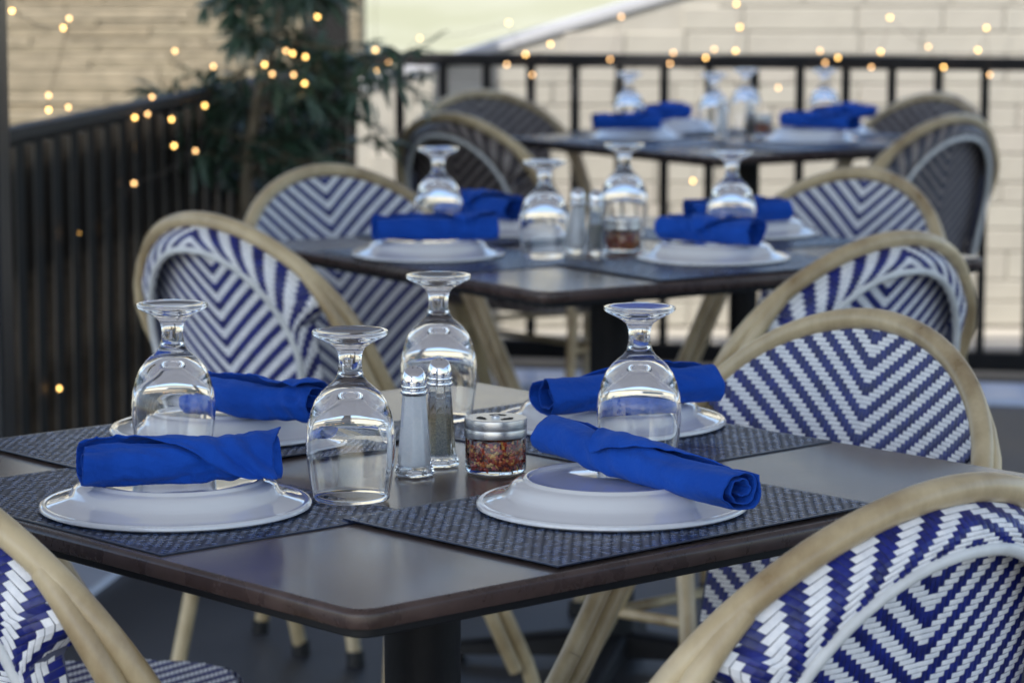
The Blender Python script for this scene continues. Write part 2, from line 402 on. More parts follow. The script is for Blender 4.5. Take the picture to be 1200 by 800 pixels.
def make_chair_meshes():
    P = {}
    # hoop
    mb = MB(); path = [leg_pt(-1, 0)]
    for z in (.47, .53, .59): path.append(Vector((-.266, hq(z), z)))
    for k in range(37):
        l, z = arch(-1 + 2 * k / 36); path.append(Vector((l, hq(z), z)))
    for z in (.59, .53, .47): path.append(Vector((.266, hq(z), z)))
    path.append(leg_pt(1, 0)); mb.tube(path, .0129, 16, caps=True); P['back_hoop'] = mb.mesh('back_hoop', ['tan'])
    for s in (-1, 1):
        mb = MB(); lp = [leg_pt(s, k) for k in range(len(LEG))]; mb.tube(lp, .0129, 14); P['front_leg%d' % s] = mb.mesh('front_leg', ['tan'])
        mb = MB(); e = lp[-1]; mb.tube([e + Vector((0, 0, .014)), e + Vector((0, .002, -.0115))], .0165, 14); P['front_cap%d' % s] = mb.mesh('foot_cap', ['rubber'])
        mb = MB(); l, z = arch(s * .72); a = []
        for z in (.765, .745, .72, .69, .65, .60, .54, .48): a.append(Vector((s * HW * max(0, 1 - (max(0, z - ZT + HA) / HA) ** HN) ** (1 / HN), hq(z), z)))
        a += lp[:-1]
        d = tube_back(a, .0255)
        for q, w in enumerate((.12, .35, .62, .85)): d[q] = a[q].lerp(d[q], w)
        mb.tube(d, .0118, 12); P['side_tube%d' % s] = mb.mesh('side_tube', ['tan'])
        mb = MB(); rl = [Vector((s * .205, .215, .360)), Vector((s * .226, .212, .350)), Vector((s * .245, .195, .33)), Vector((s * .262, .165, .15)), Vector((s * .276, .140, .012))]
        mb.tube(rl, .0135, 14); P['rear_leg%d' % s] = mb.mesh('rear_leg', ['tan'])
        mb = MB(); e = rl[-1]; mb.tube([e + Vector((0, .001, .014)), e + Vector((0, -.001, -.0115))], .0155, 14); P['rear_cap%d' % s] = mb.mesh('foot_cap', ['rubber'])
        mb = MB(); mb.tube([Vector((s * .252, .178, .26)), Vector((s * .281, .345, .26))], .0085, 10); P['stretcher%d' % s] = mb.mesh('stretcher', ['tan'])
    mb = MB(); mb.tube([Vector((-.277, .352, .25)), Vector((.277, .352, .25))], .0085, 10); P['stretcher0'] = mb.mesh('stretcher', ['tan'])
    # seat
    def outline(t, ins=0):
        a = t * 2 * math.pi; c, s = math.cos(a), math.sin(a)
        X = (.222 - ins) * math.copysign(abs(c) ** .55, c); Y = (.165 - ins) * math.copysign(abs(s) ** .55, s)
        return X * (1 + .12 * Y), .285 + Y
    N = 56; mb = MB(); rings = []
    for ins, z in ((.02, .347), (.004, .351), (0, .361), (0, .373), (.004, .381), (.014, .3845)):
        rings.append([(*outline(k / N, ins), z) for k in range(N)])
    mb.grid(rings, 0, closev=True, flip=True); n = len(mb.v) - N; mb.cap([n + k for k in range(N)], 0); mb.cap([k for k in range(N - 1, -1, -1)], 0)
    P['seat'] = mb.mesh('seat', ['weave_back'])
    mb = MB()
    weave_floats(mb, lambda x, z, o: Vector((x, .285 + z, .3855 + o)), -35, 35, -34, 34, lambda x, z: (abs(x) / .212) ** 3.6 + (abs(z) / .156) ** 3.6 < 1)
    def side(x, z, o):   # ribbon wrapped round the edge of the seat
        t = (x / 1.43) % 1; X, Y = outline(t, -.0012 - o); return Vector((X, Y, .351 + z))
    n0 = len(mb.f)
    weave_floats(mb, side, -110, 110, 0, 6, lambda x, z: True, side=-1)
    P['woven_seat'] = mb.mesh('woven_seat', ['weave_white', 'weave_blue'])
    # woven back, both faces, on a thin backing sheet
    mb = MB(); z0 = .390; j0 = int(z0 / CZ) + 1; j1 = int(ZT / CZ) + 1
    ins = lambda x, z: z > z0 and abs(x) < lat_max(z) - .002 and z < ZT - .004
    weave_floats(mb, lambda x, z, o: panel_p(x, z, .0012 + o), -43, 43, j0, j1, ins, side=1)
    weave_floats(mb, lambda x, z, o: panel_p(x, z, -.0012 + o), -43, 43, j0, j1, ins, side=-1)
    rows = []
    for k in range(45):
        z = z0 + (ZT - .006 - z0) * k / 44; l = max(lat_max(z) - .003, .01)
        rows.append([panel_p(l * u / 12, z) for u in range(-12, 13)])
    mb.grid(rows, 2)
    P['woven_back'] = mb.mesh('woven_back', ['weave_white', 'weave_blue', 'weave_back'])
    # rear loop of white tube and the woven border that joins it to the hoop
    def loop_pt(ph):
        if abs(ph) <= 1:
            a = abs(ph) * math.pi / 2; s = 1 if ph >= 0 else -1
            l = s * (.187) * math.sin(a) ** .92; z = ZT - .047 - .165 * (1 - math.cos(a) ** 1.15)
        else:
            s = 1 if ph > 0 else -1; t = abs(ph) - 1; z = ZT - .212 - t * .218; l = s * (.187 - .018 * t)
        return Vector((l, panel_q(l, z) - .034, z))
    def out_pt(ph):
        if abs(ph) <= 1:
            l, z = arch(ph); z -= .008 * math.cos(ph * math.pi / 2)
            if z < .74: l = math.copysign(lat_max(z), l)
            else: l *= .965
            return Vector((l, panel_q(l, z) - .002, z))
        s = 1 if ph > 0 else -1; t = abs(ph) - 1; z = ZT - .200 - t * .23; l = s * (lat_max(z))
        return Vector((l, panel_q(l, z) - .002, z))
    mb = MB(); ph = [-2 + 4 * k / 70 for k in range(71)]
    mb.tube([loop_pt(p) for p in ph], .0062, 12); P['back_loop'] = mb.mesh('back_loop', ['white_tube'])
    # arc length table so the cells keep their size along the border
    S = 1.44; NT = 400; tab = [0]; pp = [out_pt(-2 + 4 * k / NT) * .5 + loop_pt(-2 + 4 * k / NT) * .5 for k in range(NT + 1)]
    for k in range(NT): tab.append(tab[-1] + (pp[k + 1] - pp[k]).length)
    tot = tab[-1]
    def ph_of(s):
        s = max(0, min(tot, s + tot / 2)); lo, hi = 0, NT
        while hi - lo > 1:
            m_ = (lo + hi) // 2
            if tab[m_] <= s: lo = m_
            else: hi = m_
        return -2 + 4 * (lo + (s - tab[lo]) / max(1e-9, tab[hi] - tab[lo])) / NT
    NW = 11; bz = .0051
    def band(x, z, o):
        p = ph_of(x); a, b = out_pt(p), loop_pt(p); t = 1 - z / (NW * bz)
        q = a.lerp(b, t); q.y -= .014 * math.sin(math.pi * t) + abs(o) ; return q
    mb = MB(); K = int(tot / 2 / .0074)
    weave_floats(mb, band, -K, K, 0, NW, lambda x, z: True, side=-1, cx=.0074, cz=bz, h=.0013, rise=1)
    rows = [[band(-tot / 2 + tot * k / 120, z, -.0) + Vector((0, .0015, 0)) for z in (0, .014, .028, .042, NW * bz)] for k in range(121)]
    mb.grid(rows, 2)
    P['woven_border'] = mb.mesh('woven_border', ['weave_white', 'weave_blue', 'weave_back'])
    return P
CP = make_chair_meshes()
def make_chair():
    t = bpy.data.objects.new('bistro_chair', None); C.objects.link(t); t.empty_display_size = .05
    for k in ('back_hoop', 'back_loop'): link(k, CP[k], t)
    for k in ('woven_back', 'woven_border'): link(k, CP[k], t, 'stuff')
    s = link('seat', CP['seat'], t); link('woven_seat', CP['woven_seat'], s, 'stuff')
    for sg in ('-1', '1'):
        a = link('front_leg', CP['front_leg' + sg], t); link('foot_cap', CP['front_cap' + sg], a)
        a = link('rear_leg', CP['rear_leg' + sg], t); link('foot_cap', CP['rear_cap' + sg], a)
        link('side_tube', CP['side_tube' + sg], t)
    for sg in ('-1', '0', '1'): link('stretcher', CP['stretcher' + sg], t)
    return t
chairs = [
 (.434, 3.547, 216.4, 'blue and white chevron chair facing us behind the right corner of the nearest table', None),
 (.362, 2.447, 132.9, 'large blue and white woven chair seen from behind at the bottom right corner', None),
 (-.557, 2.620, 39.8, 'woven chair cut off at the bottom left corner, its two tan tubes running down', None),
 (-.775, 3.50, 1, 'chair mostly out of frame at left, only its striped seat showing under the nearest table', None),
 (-.492, 4.798, 43.8, 'blue and white chair seen from behind, left of the middle table near the fence', None),
 (-.364, 5.798, -46.5, 'blue and white chair facing us at the back left of the middle table', None),
 (.574, 4.494, 132.2, 'blue and white chair seen from behind, right front of the middle table', None),
 (.671, 5.72, 220.6, 'blue and white chair facing us at the back right of the middle table', None),
 (-.159, 7.489, 43.8, 'brown and taupe chair seen from behind, left of the farthest table', 'brown'),
 (-.096, 8.537, -59.1, 'brown and taupe chair facing us at the back left of the farthest table', 'brown'),
 (1.089, 7.41, 135.7, 'slate and grey chair seen from behind, right front of the farthest table', 'slate'),
 (1.182, 8.388, 217.2, 'brown and taupe chair facing us at the back right of the farthest table', 'brown'),
]
proto = make_chair(); snap_kids(proto)
SWAP = {'brown': {'weave_white': 'weave_taupe', 'weave_blue': 'weave_espresso'}, 'slate': {'weave_white': 'weave_taupe', 'weave_blue': 'weave_slate'}}
def recolour(o, sw):
    if o.type == 'MESH':
        for sl in o.material_slots:
            for a, b in sw.items():
                if sl.material == M[a]: sl.link = 'OBJECT'; sl.material = M[b]
    for c in o.children: recolour(c, sw)
made = []
for i, (x, y, a, lab, col) in enumerate(chairs):
    made.append(proto if i == 0 else copy_tree(proto))
for o, (x, y, a, lab, col) in zip(made, chairs):
    o.location = (x, y, 0); o.rotation_euler = (0, 0, R(a - 90)); tag(o, lab, 'chair', 'woven bistro chairs round the terrace tables')
bpy.context.view_layer.update()
for o, c in zip(made, chairs):
    if c[4]: recolour(o, SWAP[c[4]])

# ------------------------------------------------------------------ tables
TS = .914; TZ = .745
def octo(h, cut, z, seg=3):
    P = []
    for sx, sy, a0 in ((1, -1, -90), (1, 1, 0), (-1, 1, 90), (-1, -1, 180)):
        cx, cy = sx * (h - cut), sy * (h - cut)
        for k in range(seg + 1):
            a = R(a0 + 90 * k / seg); P.append((cx + cut * math.cos(a), cy + cut * math.sin(a), z))
    return P
def make_table():
    t = bpy.data.objects.new('bistro_table', None); C.objects.link(t)
    H = TS / 2; mb = MB()
    prof = [(H - .004, .020, -.0170), (H - .0008, .023, -.0166), (H, .024, -.0156), (H, .024, -.0048), (H - .0004, .0236, -.0038), (H - .0026, .0216, -.0008), (H - .0036, .0208, -.0002), (H - .0055, .0190, 0)]
    rings = [octo(h, c, TZ + z) for h, c, z in prof]
    mb.grid(rings, 1, closev=True, flip=False); n = len(mb.v) - len(rings[-1])
    for f in range(len(mb.f)): pass
    mb.cap([n + k for k in range(len(rings[-1]))], 0); mb.cap([k for k in range(len(rings[0]) - 1, -1, -1)], 1)
    mb.build('tabletop', ['tabletop', 'tableedge'], t)
    mb = MB(); rings = [octo(H - .010, .018, TZ - .026), octo(H - .007, .018, TZ - .024), octo(H - .007, .018, TZ - .0172)]
    mb.grid(rings, 0, closev=True, smooth=False); mb.cap([k for k in range(len(rings[0]) - 1, -1, -1)], 0); mb.build('underlay', 'underside', t)
    mb = MB(); mb.box((0, 0, TZ - .040), (.34, .34, .019), bevel=.003); mb.build('mounting_plate', 'iron', t)
    mb = MB(); mb.lathe([(.040, .035), (.0395, TZ - .05)], 32); mb.build('column', 'iron', t)
    for k in range(4):
        a = k * math.pi / 2 + math.pi / 4; c, s = math.cos(a), math.sin(a); mb = MB(); 
        P = []
        for d, w, z0, z1 in ((.0, .035, .028, .075), (.10, .030, .026, .062), (.22, .024, .020, .045), (.305, .021, .016, .034), (.312, .015, .018, .030)):
            P.append([(d * c - w * s * e, d * s + w * c * e, zz) for e, zz in ((-1, z0), (-1, z1 - .006), (-.7, z1), (.7, z1), (1, z1 - .006), (1, z0))])
        n = mb.grid(P, 0, closev=True, smooth=False); mb.cap([n + 24 + j for j in range(6)], 0)
        arm = mb.build('base_arm', 'iron', t)
        mb = MB(); mb.lathe([(0, 0.0005), (.022, .0005), (.024, .004), (.018, .010), (.008, .012), (.008, .022)], 16, (.285 * c, .285 * s, 0)); mb.build('levelling_foot', 'rubber', arm)
    return t
tables = [((-.125, 2.409), 42.1, 'nearest brown square table set with four blue napkins, its corner towards us'),
          ((.050, 4.60), 33.8, 'middle brown square table with its place settings slightly out of focus'),
          ((.495, 7.392), 34.0, 'farthest brown square table in front of the black railing')]
tp = make_table(); snap_kids(tp); tt = []
for i, ((nx, ny), a, lab) in enumerate(tables): tt.append(tp if i == 0 else copy_tree(tp))
def loc(t, u, v):
    (nx, ny), a, _ = tables[t]; c, s = math.cos(R(a)), math.sin(R(a)); return nx + u * c - v * s, ny + u * s + v * c
for t, o in enumerate(tt):
    x, y = loc(t, TS / 2, TS / 2); o.location = (x, y, 0); o.rotation_euler = (0, 0, R(tables[t][1])); tag(o, tables[t][2], 'table', 'square terrace tables')

# ------------------------------------------------------------------ place mats (basket weave of flat vinyl strands)
MW, MD = .42, .29
def make_mat():
    c = .0062; nx, ny = int(MW / c), int(MD / c); mb = MB(); r = random.Random(5)
    for i in range(nx):
        for j in range(ny):
            x0, y0 = -nx * c / 2 + i * c, -ny * c / 2 + j * c; v = (i + j) % 2; g = .00035; h0, h1, h2 = .0014, .0018, .0021
            a, b = (0, c), (g, c - g)
            if v: a, b = b, a
            P = []
            for p in range(3):
                row = []
                for q in range(3):
                    X = (a[0], (a[0] + a[1]) / 2, a[1])[p]; Y = (b[0], (b[0] + b[1]) / 2, b[1])[q]
                    e = (p != 1) if not v else (q != 1); f = (q != 1) if not v else (p != 1)
                    row.append((x0 + X, y0 + Y, h2 if not e and not f else h1 if not e else h0))
                P.append(row)
            mb.grid(P, 0 if r.random() < (.62 if v else .30) else 1, smooth=True, flip=False)
    w = mb.mesh('woven_top', ['mat_light', 'mat_dark'])
    mb = MB(); mb.box((0, 0, .00075), (MW + .003, MD + .003, .0013)); b = mb.mesh('backing', ['mat_dark'])
    t = bpy.data.objects.new('placemat', None); C.objects.link(t)
    link('woven_surface', w, t, 'stuff'); link('backing', b, t); return t
mp = make_mat(); snap_kids(mp)
TN = ['nearest', 'middle', 'farthest']
SN = ['front left', 'front right', 'back left', 'back right']
mats_uv = [(.158, .502, 1), (.443, .161, 0), (.410, .757, 0), (.757, .508, 1)]
ML = [['navy woven placemat under the plate at left front of the nearest table', 'navy woven placemat under the front plate beside the chilli jar', 'navy woven placemat at the left, reaching the far left edge of the nearest table', 'navy woven placemat at the right corner of the nearest table, by the facing chair'],
      ['navy placemat under the left plate of the middle table', 'navy placemat under the right front plate of the middle table', 'navy placemat under the half hidden left rear plate of the middle table', 'navy placemat under the right rear plate of the middle table'],
      ['navy placemat under the left front plate of the farthest table', 'navy placemat under the right front plate of the farthest table', 'navy placemat under the left rear plate of the farthest table', 'navy placemat under the right rear plate of the farthest table']]
first = True
for t in range(3):
    for k, (u, v, turn) in enumerate(mats_uv):
        o = mp if first else copy_tree(mp); first = False
        x, y = loc(t, u, v); lift = .0 if k in (0, 3) else .0022
        o.location = (x, y, TZ + .0004 + lift); o.rotation_euler = (0, 0, R(tables[t][1] + (90 if turn else 0) + [0, .6, -.8, .5][k]))
        tag(o, ML[t][k], 'placemat', 'navy placemats on the tables')

# ------------------------------------------------------------------ plates, upside down
def plate_mesh():
    mb = MB()
    out = [(.112, .0016), (.122, .0), (.1275, .0004), (.1300, .0025), (.1300, .0052), (.1288, .0068), (.1265, .0074), (.1245, .0069), (.1232, .0070), (.1190, .0086), (.1120, .0108), (.1060, .0130), (.1025, .0152), (.1000, .0185), (.0975, .0228), (.0945, .0258), (.0900, .0276), (.0866, .0284), (.0856, .0290), (.0846, .0308), (.0830, .0318), (.0810, .0318), (.0796, .0308), (.0786, .0286), (.0750, .0276), (.060, .0270), (.03, .0268), (.0002, .0268)]
    inn = [(.0002, .0225), (.07, .0225), (.084, .021), (.092, .014), (.100, .0085), (.112, .0048), (.112, .0016)]
    mb.lathe([(r, z * .92) for r, z in inn + out], 96); return mb.mesh('plate', ['china'])
PLM = plate_mesh()
plates = [[(-.322, 2.851), (.0955, 2.843), (-.312, 3.285), (.110, 3.351)],
          [(-.143, 5.119), (.337, 5.048), (.015, 5.506), (.434, 5.496)],
          [(.330, 8.072), (.782, 7.930), (.452, 8.347), (.865, 8.280)]]
PL = [['white upturned plate at left front of nearest table, blue napkin across it', 'white upturned plate at centre front, beside the chilli jar', 'white upturned plate behind the leftmost glass on the nearest table', 'white upturned plate at right rear of the nearest table, next to the facing chair'],
      ['white upturned plate on the left of the middle table', 'white upturned plate on the right front of the middle table', 'white upturned plate mostly hidden behind the left napkin of the middle table', 'white upturned plate at the right rear of the middle table'],
      ['white upturned plate on the left front of the farthest table', 'white upturned plate on the right front of the farthest table', 'white upturned plate on the left rear of the farthest table', 'white upturned plate on the right rear of the farthest table']]
MATTOP = TZ + .0026
for t in range(3):
    for k, (x, y) in enumerate(plates[t]):
        o = link('plate', PLM); o.location = (x, y, MATTOP + (.0022 if k in (1, 2) else 0)); tag(o, PL[t][k], 'plate', 'upturned white plates')

# ------------------------------------------------------------------ goblets, upside down
def goblet_mesh():
    mb = MB()
    out = [(.0368, .0003), (.0374, .0010), (.0380, .006), (.0400, .018), (.0424, .034), (.0436, .050), (.0434, .062), (.0420, .074), (.0390, .086), (.0345, .0965), (.0285, .1050), (.0225, .1105), (.0170, .1150), (.0135, .1200), (.0118, .1265), (.0110, .134), (.0114, .1400), (.0128, .1450), (.0150, .1485), (.0200, .1520), (.0275, .1560), (.0340, .1592), (.0366, .1612), (.0372, .1630), (.0366, .1646), (.0350, .1650), (.0300, .1640), (.0200, .1622), (.0100, .1612), (.0001, .1610)]
    inn = [(.0001, .1030), (.006, .1028), (.012, .1010), (.019, .0970), (.0270, .0905), (.0335, .0835), (.0380, .0750), (.0405, .0640), (.0414, .0520), (.0406, .0360), (.0384, .019), (.0365, .007), (.0360, .0010), (.0363, .0004)]
    mb.lathe(inn + out, 72); return mb.mesh('goblet', ['glass'])
GM = goblet_mesh()
gob = [[(-.352, 3.107), (-.1564, 2.895), (-.083, 3.390), (.131, 3.081)],
       [(-.131, 5.370), (.055, 5.101), (.204, 5.488), (.384, 5.275)],
       [(.318, 8.230), (.548, 8.220), (.656, 8.500), (.870, 8.440)]]
GL = [['upturned goblet behind the left napkin of the nearest table, leftmost glass', 'upturned goblet nearest to us, left of the salt shaker', 'upturned goblet behind the salt and pepper shakers', 'upturned goblet at right between the two blue napkins of the nearest table'],
      ['upturned goblet behind the left napkin of the middle table', 'upturned goblet on the middle table just left of its shakers', 'upturned goblet on the middle table behind its chilli jar', 'upturned goblet behind the right front napkin of the middle table'],
      ['upturned goblet behind the left napkins of the farthest table', 'upturned goblet in the centre of the farthest table left of the pepper', 'upturned goblet at the rear centre of the farthest table, tallest in the picture there', 'upturned goblet behind the right napkins of the farthest table']]
for t in range(3):
    for k, (x, y) in enumerate(gob[t]):
        zz = TZ + .0006
        if (t, k) in ((0, 0), (0, 1), (0, 3), (1, 0), (1, 3), (2, 0), (2, 3)): zz = TZ + .0028
        o = link('goblet', GM); o.location = (x, y, zz); o.rotation_euler = (0, 0, rnd.random() * 6); tag(o, GL[t][k], 'glass', 'upturned goblets')

# ------------------------------------------------------------------ shakers and jars
def shaker(content):
    t = bpy.data.objects.new('salt_shaker' if content == 'salt' else 'pepper_shaker', None); C.objects.link(t)
    mb = MB(); seg = 8
    g = [(.0001, .0012), (.0188, .0003), (.0204, .0020), (.0206, .0052), (.0190, .0090), (.0172, .015), (.0118, .086)]
    gi = [(.0095, .086), (.0138, .013), (.0120, .0105), (.0001, .0095)]
    mb.lathe(g + (gi if content == 'pepper' else [(.0001, .086)]), seg, smooth=False, ph=math.pi / 8); mb.build('glass_body', 'glass2', t)
    mb = MB()
    if content == 'salt': c = [(.0001, .0088), (.0128, .0098), (.0150, .0134), (.0108, .0820), (.0001, .0825)]
    else: c = [(.0001, .0098), (.0118, .0108), (.0136, .0134), (.0116, .0500), (.0001, .0530)]
    mb.lathe(c, seg, smooth=False, ph=math.pi / 8); mb.build(content, content, t)
    mb = MB()
    mb.lathe([(.0115, .0835), (.0134, .0838), (.0140, .0855), (.0134, .0872), (.0120, .0880), (.0120, .0892), (.0131, .0900), (.0134, .0912), (.0130, .0924), (.0118, .0930), (.0118, .0942), (.0127, .0950), (.0128, .0975), (.0118, .1030), (.0098, .1075), (.0066, .1105), (.0030, .1118), (.0001, .1120)], 40)
    cap = mb.build('cap', 'chrome', t)
    mb = MB()
    for k in range(7):
        a = k * 2 * math.pi / 6; r = .0052 if k < 6 else 0
        mb.lathe([(.0001, .0004), (.0008, .0002)], 8, (r * math.cos(a), r * math.sin(a), .1112 if k < 6 else .1119))
    mb.build('pour_holes', 'hole', cap)
    return t
def chilli_jar():
    t = bpy.data.objects.new('chilli_jar', None); C.objects.link(t)
    mb = MB()
    mb.lathe([(.0001, .0016), (.024, .0012), (.0290, .0004), (.0308, .0022), (.0312, .006), (.0312, .0350), (.0300, .0372), (.0285, .0380), (.0285, .044), (.0268, .044), (.0270, .037), (.0292, .0345), (.0294, .0068), (.0280, .0046), (.0001, .0042)], 64); mb.build('glass_body', 'glass2', t)
    r = random.Random(3); mb = MB()
    for k in range(1300):
        th = r.random() * 6.283; wall = r.random() < .72
        rr = .0284 if wall else .0280 * math.sqrt(r.random()); z = .0058 + r.random() * .0275 if wall else (.0335 + r.random() * .001)
        c = Vector((rr * math.cos(th), rr * math.sin(th), z)); s = .0016 + r.random() * .0022
        n = Vector((math.cos(th), math.sin(th), 0)) if wall else Vector((0, 0, 1)); n = (n + Vector((r.uniform(-.4, .4), r.uniform(-.4, .4), r.uniform(-.4, .4)))).normalized()
        a = n.cross(Vector((r.uniform(-1, 1), r.uniform(-1, 1), r.uniform(-1, 1)))).normalized() * s; b = n.cross(a) * r.uniform(.5, .9)
        cc = r.choice([0, 0, 0, 0, 1, 1, 2, 2, 3, 3, 3, 4])
        pts = [c + a - b * .3, c + b, c - a * .9 + b * .2, c - b * .9]; n0 = len(mb.v); tip = c + n * s * .35
        mb.v += [tuple(p) for p in pts] + [tuple(tip)]
        for q in range(4): mb.f.append((n0 + q, n0 + (q + 1) % 4, n0 + 4)); mb.m.append(cc); mb.sm.append(False)
    n0 = len(mb.v); mb.lathe([(.0001, .0050), (.0262, .0052), (.0272, .0070), (.0272, .0325), (.0001, .0330)], 32, m=3)
    mb.build('chilli_flakes', ['flake%d' % i for i in range(5)], t, 'stuff')
    mb = MB()
    mb.lathe([(.0290, .0372), (.0318, .0373), (.0321, .0375), (.0322, .0378), (.0322, .0452), (.0321, .0455), (.0314, .0457), (.0314, .0463), (.0321, .0465), (.0322, .0468), (.0322, .0553), (.0321, .0557), (.0316, .0560), (.0305, .0561), (.0300, .0561), (.0001, .0561)], 64)
    lid = mb.build('lid', 'steel', t)
    mb = MB()
    for a0 in (20, 140, 260):
        rows = []
        for k in range(9):
            a = R(a0 + k * 8); rows.append([(q * math.cos(a), q * math.sin(a), .0564) for q in (.011 + .003 * abs(k - 4) / 4, .021 - .003 * abs(k - 4) / 4)])
        mb.grid(rows, 0, smooth=False)
    mb.lathe([(.0035, .0565), (.0001, .0565)], 12)
    mb.build('shaker_holes', 'hole', lid)
    mb = MB(); mb.lathe([(.0042, .0562), (.0042, .0576), (.0030, .0584), (.0001, .0586)], 16); mb.build('rivet', 'chrome', lid)
    return t
s0, p0, j0 = shaker('salt'), shaker('pepper'), chilli_jar()
for o in (s0, p0, j0): snap_kids(o)
cond = [[(-.0994, 3.0365), (-.0747, 3.0945), (-.0167, 3.0568)], [(.113, 5.170), (.1435, 5.139), (.1917, 5.211)], [(.560, 8.093), (.634, 8.062), (.670, 8.174)]]
CL = [['glass salt shaker with chrome cap beside the nearest goblet', 'glass pepper shaker with chrome cap right behind the salt', 'squat glass jar of red chilli flakes with steel lid on the nearest table'],
      ['salt shaker on the middle table between its two centre goblets', 'pepper shaker on the middle table next to its jar', 'glass jar of red chilli flakes on the middle table'],
      ['salt shaker at the centre of the farthest table', 'dark pepper shaker at the centre of the farthest table', 'chilli flake jar at the centre of the farthest table']]
for t in range(3):
    for k, src in enumerate((s0, p0, j0)):
        o = src if t == 0 else copy_tree(src); x, y = cond[t][k]
        o.location = (x, y, TZ + .0004); o.rotation_euler = (0, 0, [.3, .9, .5][k] + t)
        tag(o, CL[t][k], ['salt shaker', 'pepper shaker', 'spice jar'][k], ['salt shakers', 'pepper shakers', 'chilli flake jars'][k])

# ------------------------------------------------------------------ rolled napkins
def napkin(a, b, label, rad=.0245, turns=2.4, seed=0, tip=.45, wl=.16, wr=.40, reach=2.2, loose=.004, base=None, hump=0, taper=0, end=65, tail=None, rough=1.0):
    """a cloth rolled up lengthways: one spiral sheet whose last edge runs out in a triangular corner over the front"""
    A, B = Vector((a[0], a[1], 0)), Vector((b[0], b[1], 0)); ax = (B - A); Ln = ax.length; d = ax.normalized(); side = Vector((0, 0, 1)).cross(d)
    if base is None: base = TZ + .0026 + .0296
    za, zc = (a[2] if len(a) > 2 else 0), (b[2] if len(b) > 2 else 0)
    NS, NT = 90, 168; rows = []; full = turns * 2 * math.pi
    nz = lambda *v: noise.noise(Vector(v))
    for i in range(NS + 1):
        s = i / NS; x = s * Ln
        tri = max(0, 1 - (tip - s) / wl) if s < tip else max(0, 1 - (s - tip) / wr)
        tri = max(0, tri + .05 * nz(s * 9, seed, 4))
        thend = full + tri * reach
        prof = 1 - taper * (2 * s - 1) + .10 * nz(s * 2.7, seed * 5.7, 1)
        row = []
        pinch = min(1, s / .07) * min(1, (1 - s) / .07)
        for j in range(NT + 1):
            th = thend * j / NT; f = th / full; ff = min(f, 1)
            ang = th - full + R(end)
            rr = (.004 + (rad - .004) * ff ** .72) * prof
            ca, sa = math.cos(ang), math.sin(ang)
            rr *= 1 + (1 - ff) * .55 * nz(ca * 1.3 + seed, sa * 1.3, f * 4 + s * 2)
            ex = 0
            if f > 1:
                ex = (th - full) / reach; rr += .0012 + loose * ex * ex + .0016 * math.sin(ex * 5 + s * 9 + seed) * ex
            rr += rough * .0034 * ff * nz(s * 3.6 + seed, ca * .9, sa * .9 + seed)
            rr += rough * .0019 * ff * nz(s * 9 + seed * 3 + ca * 2.2, ca * 1.5, sa * 1.5)
            rr += rough * .0016 * ff * (.28 - abs(nz(s * 12 + seed * 2 + sa, ca * 2.4 + s * 3, sa * 2.4)))
            # tension creases that run slantwise from the corner
            cr = math.exp(-((s - tip) / .22) ** 2) * max(0, -ca * .7 + .5)
            rr += rough * .0017 * ff * cr * math.sin((s - tip) * 46 + 3.2 * sa + seed)
            rr += (1 - pinch) * ff * .0014 * math.sin(3 * ang + seed * 2)
            yy = rr * ca * 1.10; zz = rr * sa * .92
            fl = -rad * .80 * prof
            if zz < fl: zz = fl + (zz - fl) * .12
            xo = (.010 * nz(f * 1.3 + seed, th * .30, 3 if s > .5 else 9) - .013 * (1 - ff) ** 1.2 * (1 if seed != 2.1 else .2)) * abs(2 * s - 1) ** 3 * (1 if s > .5 else -1)
            bend = .005 * math.sin(s * math.pi * 1.3 + seed)
            p = A + d * (x + xo) + side * (bend + yy)
            p.z = base + rad * .80 * prof + zz + hump * math.exp(-((s - .14) / .17) ** 2) + za * (1 - s) + zc * s
            if tail and ex > 0:    # the loose corner slides off the roll and lies forward on the plate
                w = max(0, ex - .45) / .55; w = w * w * (3 - 2 * w)
                p += (side * -tail[0] + d * tail[1]) * w; p.z += (base + tail[2] - p.z) * w
            row.append(p)
        rows.append(row)
    mb = MB(); mb.grid(rows, 0)
    o = mb.build('napkin', 'napkin')
    sm = o.modifiers.new('thick', 'SOLIDIFY'); sm.thickness = .0012; sm.offset = 0
    return tag(o, label, 'napkin', 'rolled blue napkins')
HB = TZ + .0344
napkin((-.406, 2.792), (-.222, 2.857), 'rolled blue napkin on the plate at left front of the nearest table', seed=1.3, tip=.80, wl=.55, wr=.24, reach=2.75, loose=.005, tail=(.012, .020, .006), rough=1.7)
napkin((.033, 2.942, .002), (.211, 2.728, -.010), 'rolled blue napkin with triangular flap on the centre front plate by the chilli jar', seed=2.1, tip=.36, wl=.10, wr=.52, reach=2.3, rad=.0225, hump=.004, base=HB, taper=.04, end=35)
napkin((-.348, 3.256), (-.205, 3.152), 'rolled blue napkin behind the leftmost goblet of the nearest table', seed=3.2, base=HB, tip=.9, wl=.5, wr=.3, reach=1.2)
napkin((.030, 3.228), (.224, 3.329), 'rolled blue napkin lying behind the right goblet of the nearest table', seed=4.6, tip=.62, wl=.35, wr=.5, reach=1.2, end=35)
napkin((-0.232, 5.070), (-0.022, 5.100), 'rolled blue napkin on the left plate of the middle table', seed=5.1, tip=.7, reach=1.5)
napkin((0.250, 5.090), (0.405, 4.960), 'rolled blue napkin on the right front plate of the middle table', seed=6.3, rad=.0255, base=HB)
napkin((-0.130, 5.580), (0.010, 5.420), 'rolled blue napkin behind the left goblet of the middle table', seed=7.2, rad=.026, base=HB)
napkin((0.315, 5.380), (0.498, 5.440), 'rolled blue napkin at the right rear of the middle table against the facing chair', seed=8.4)
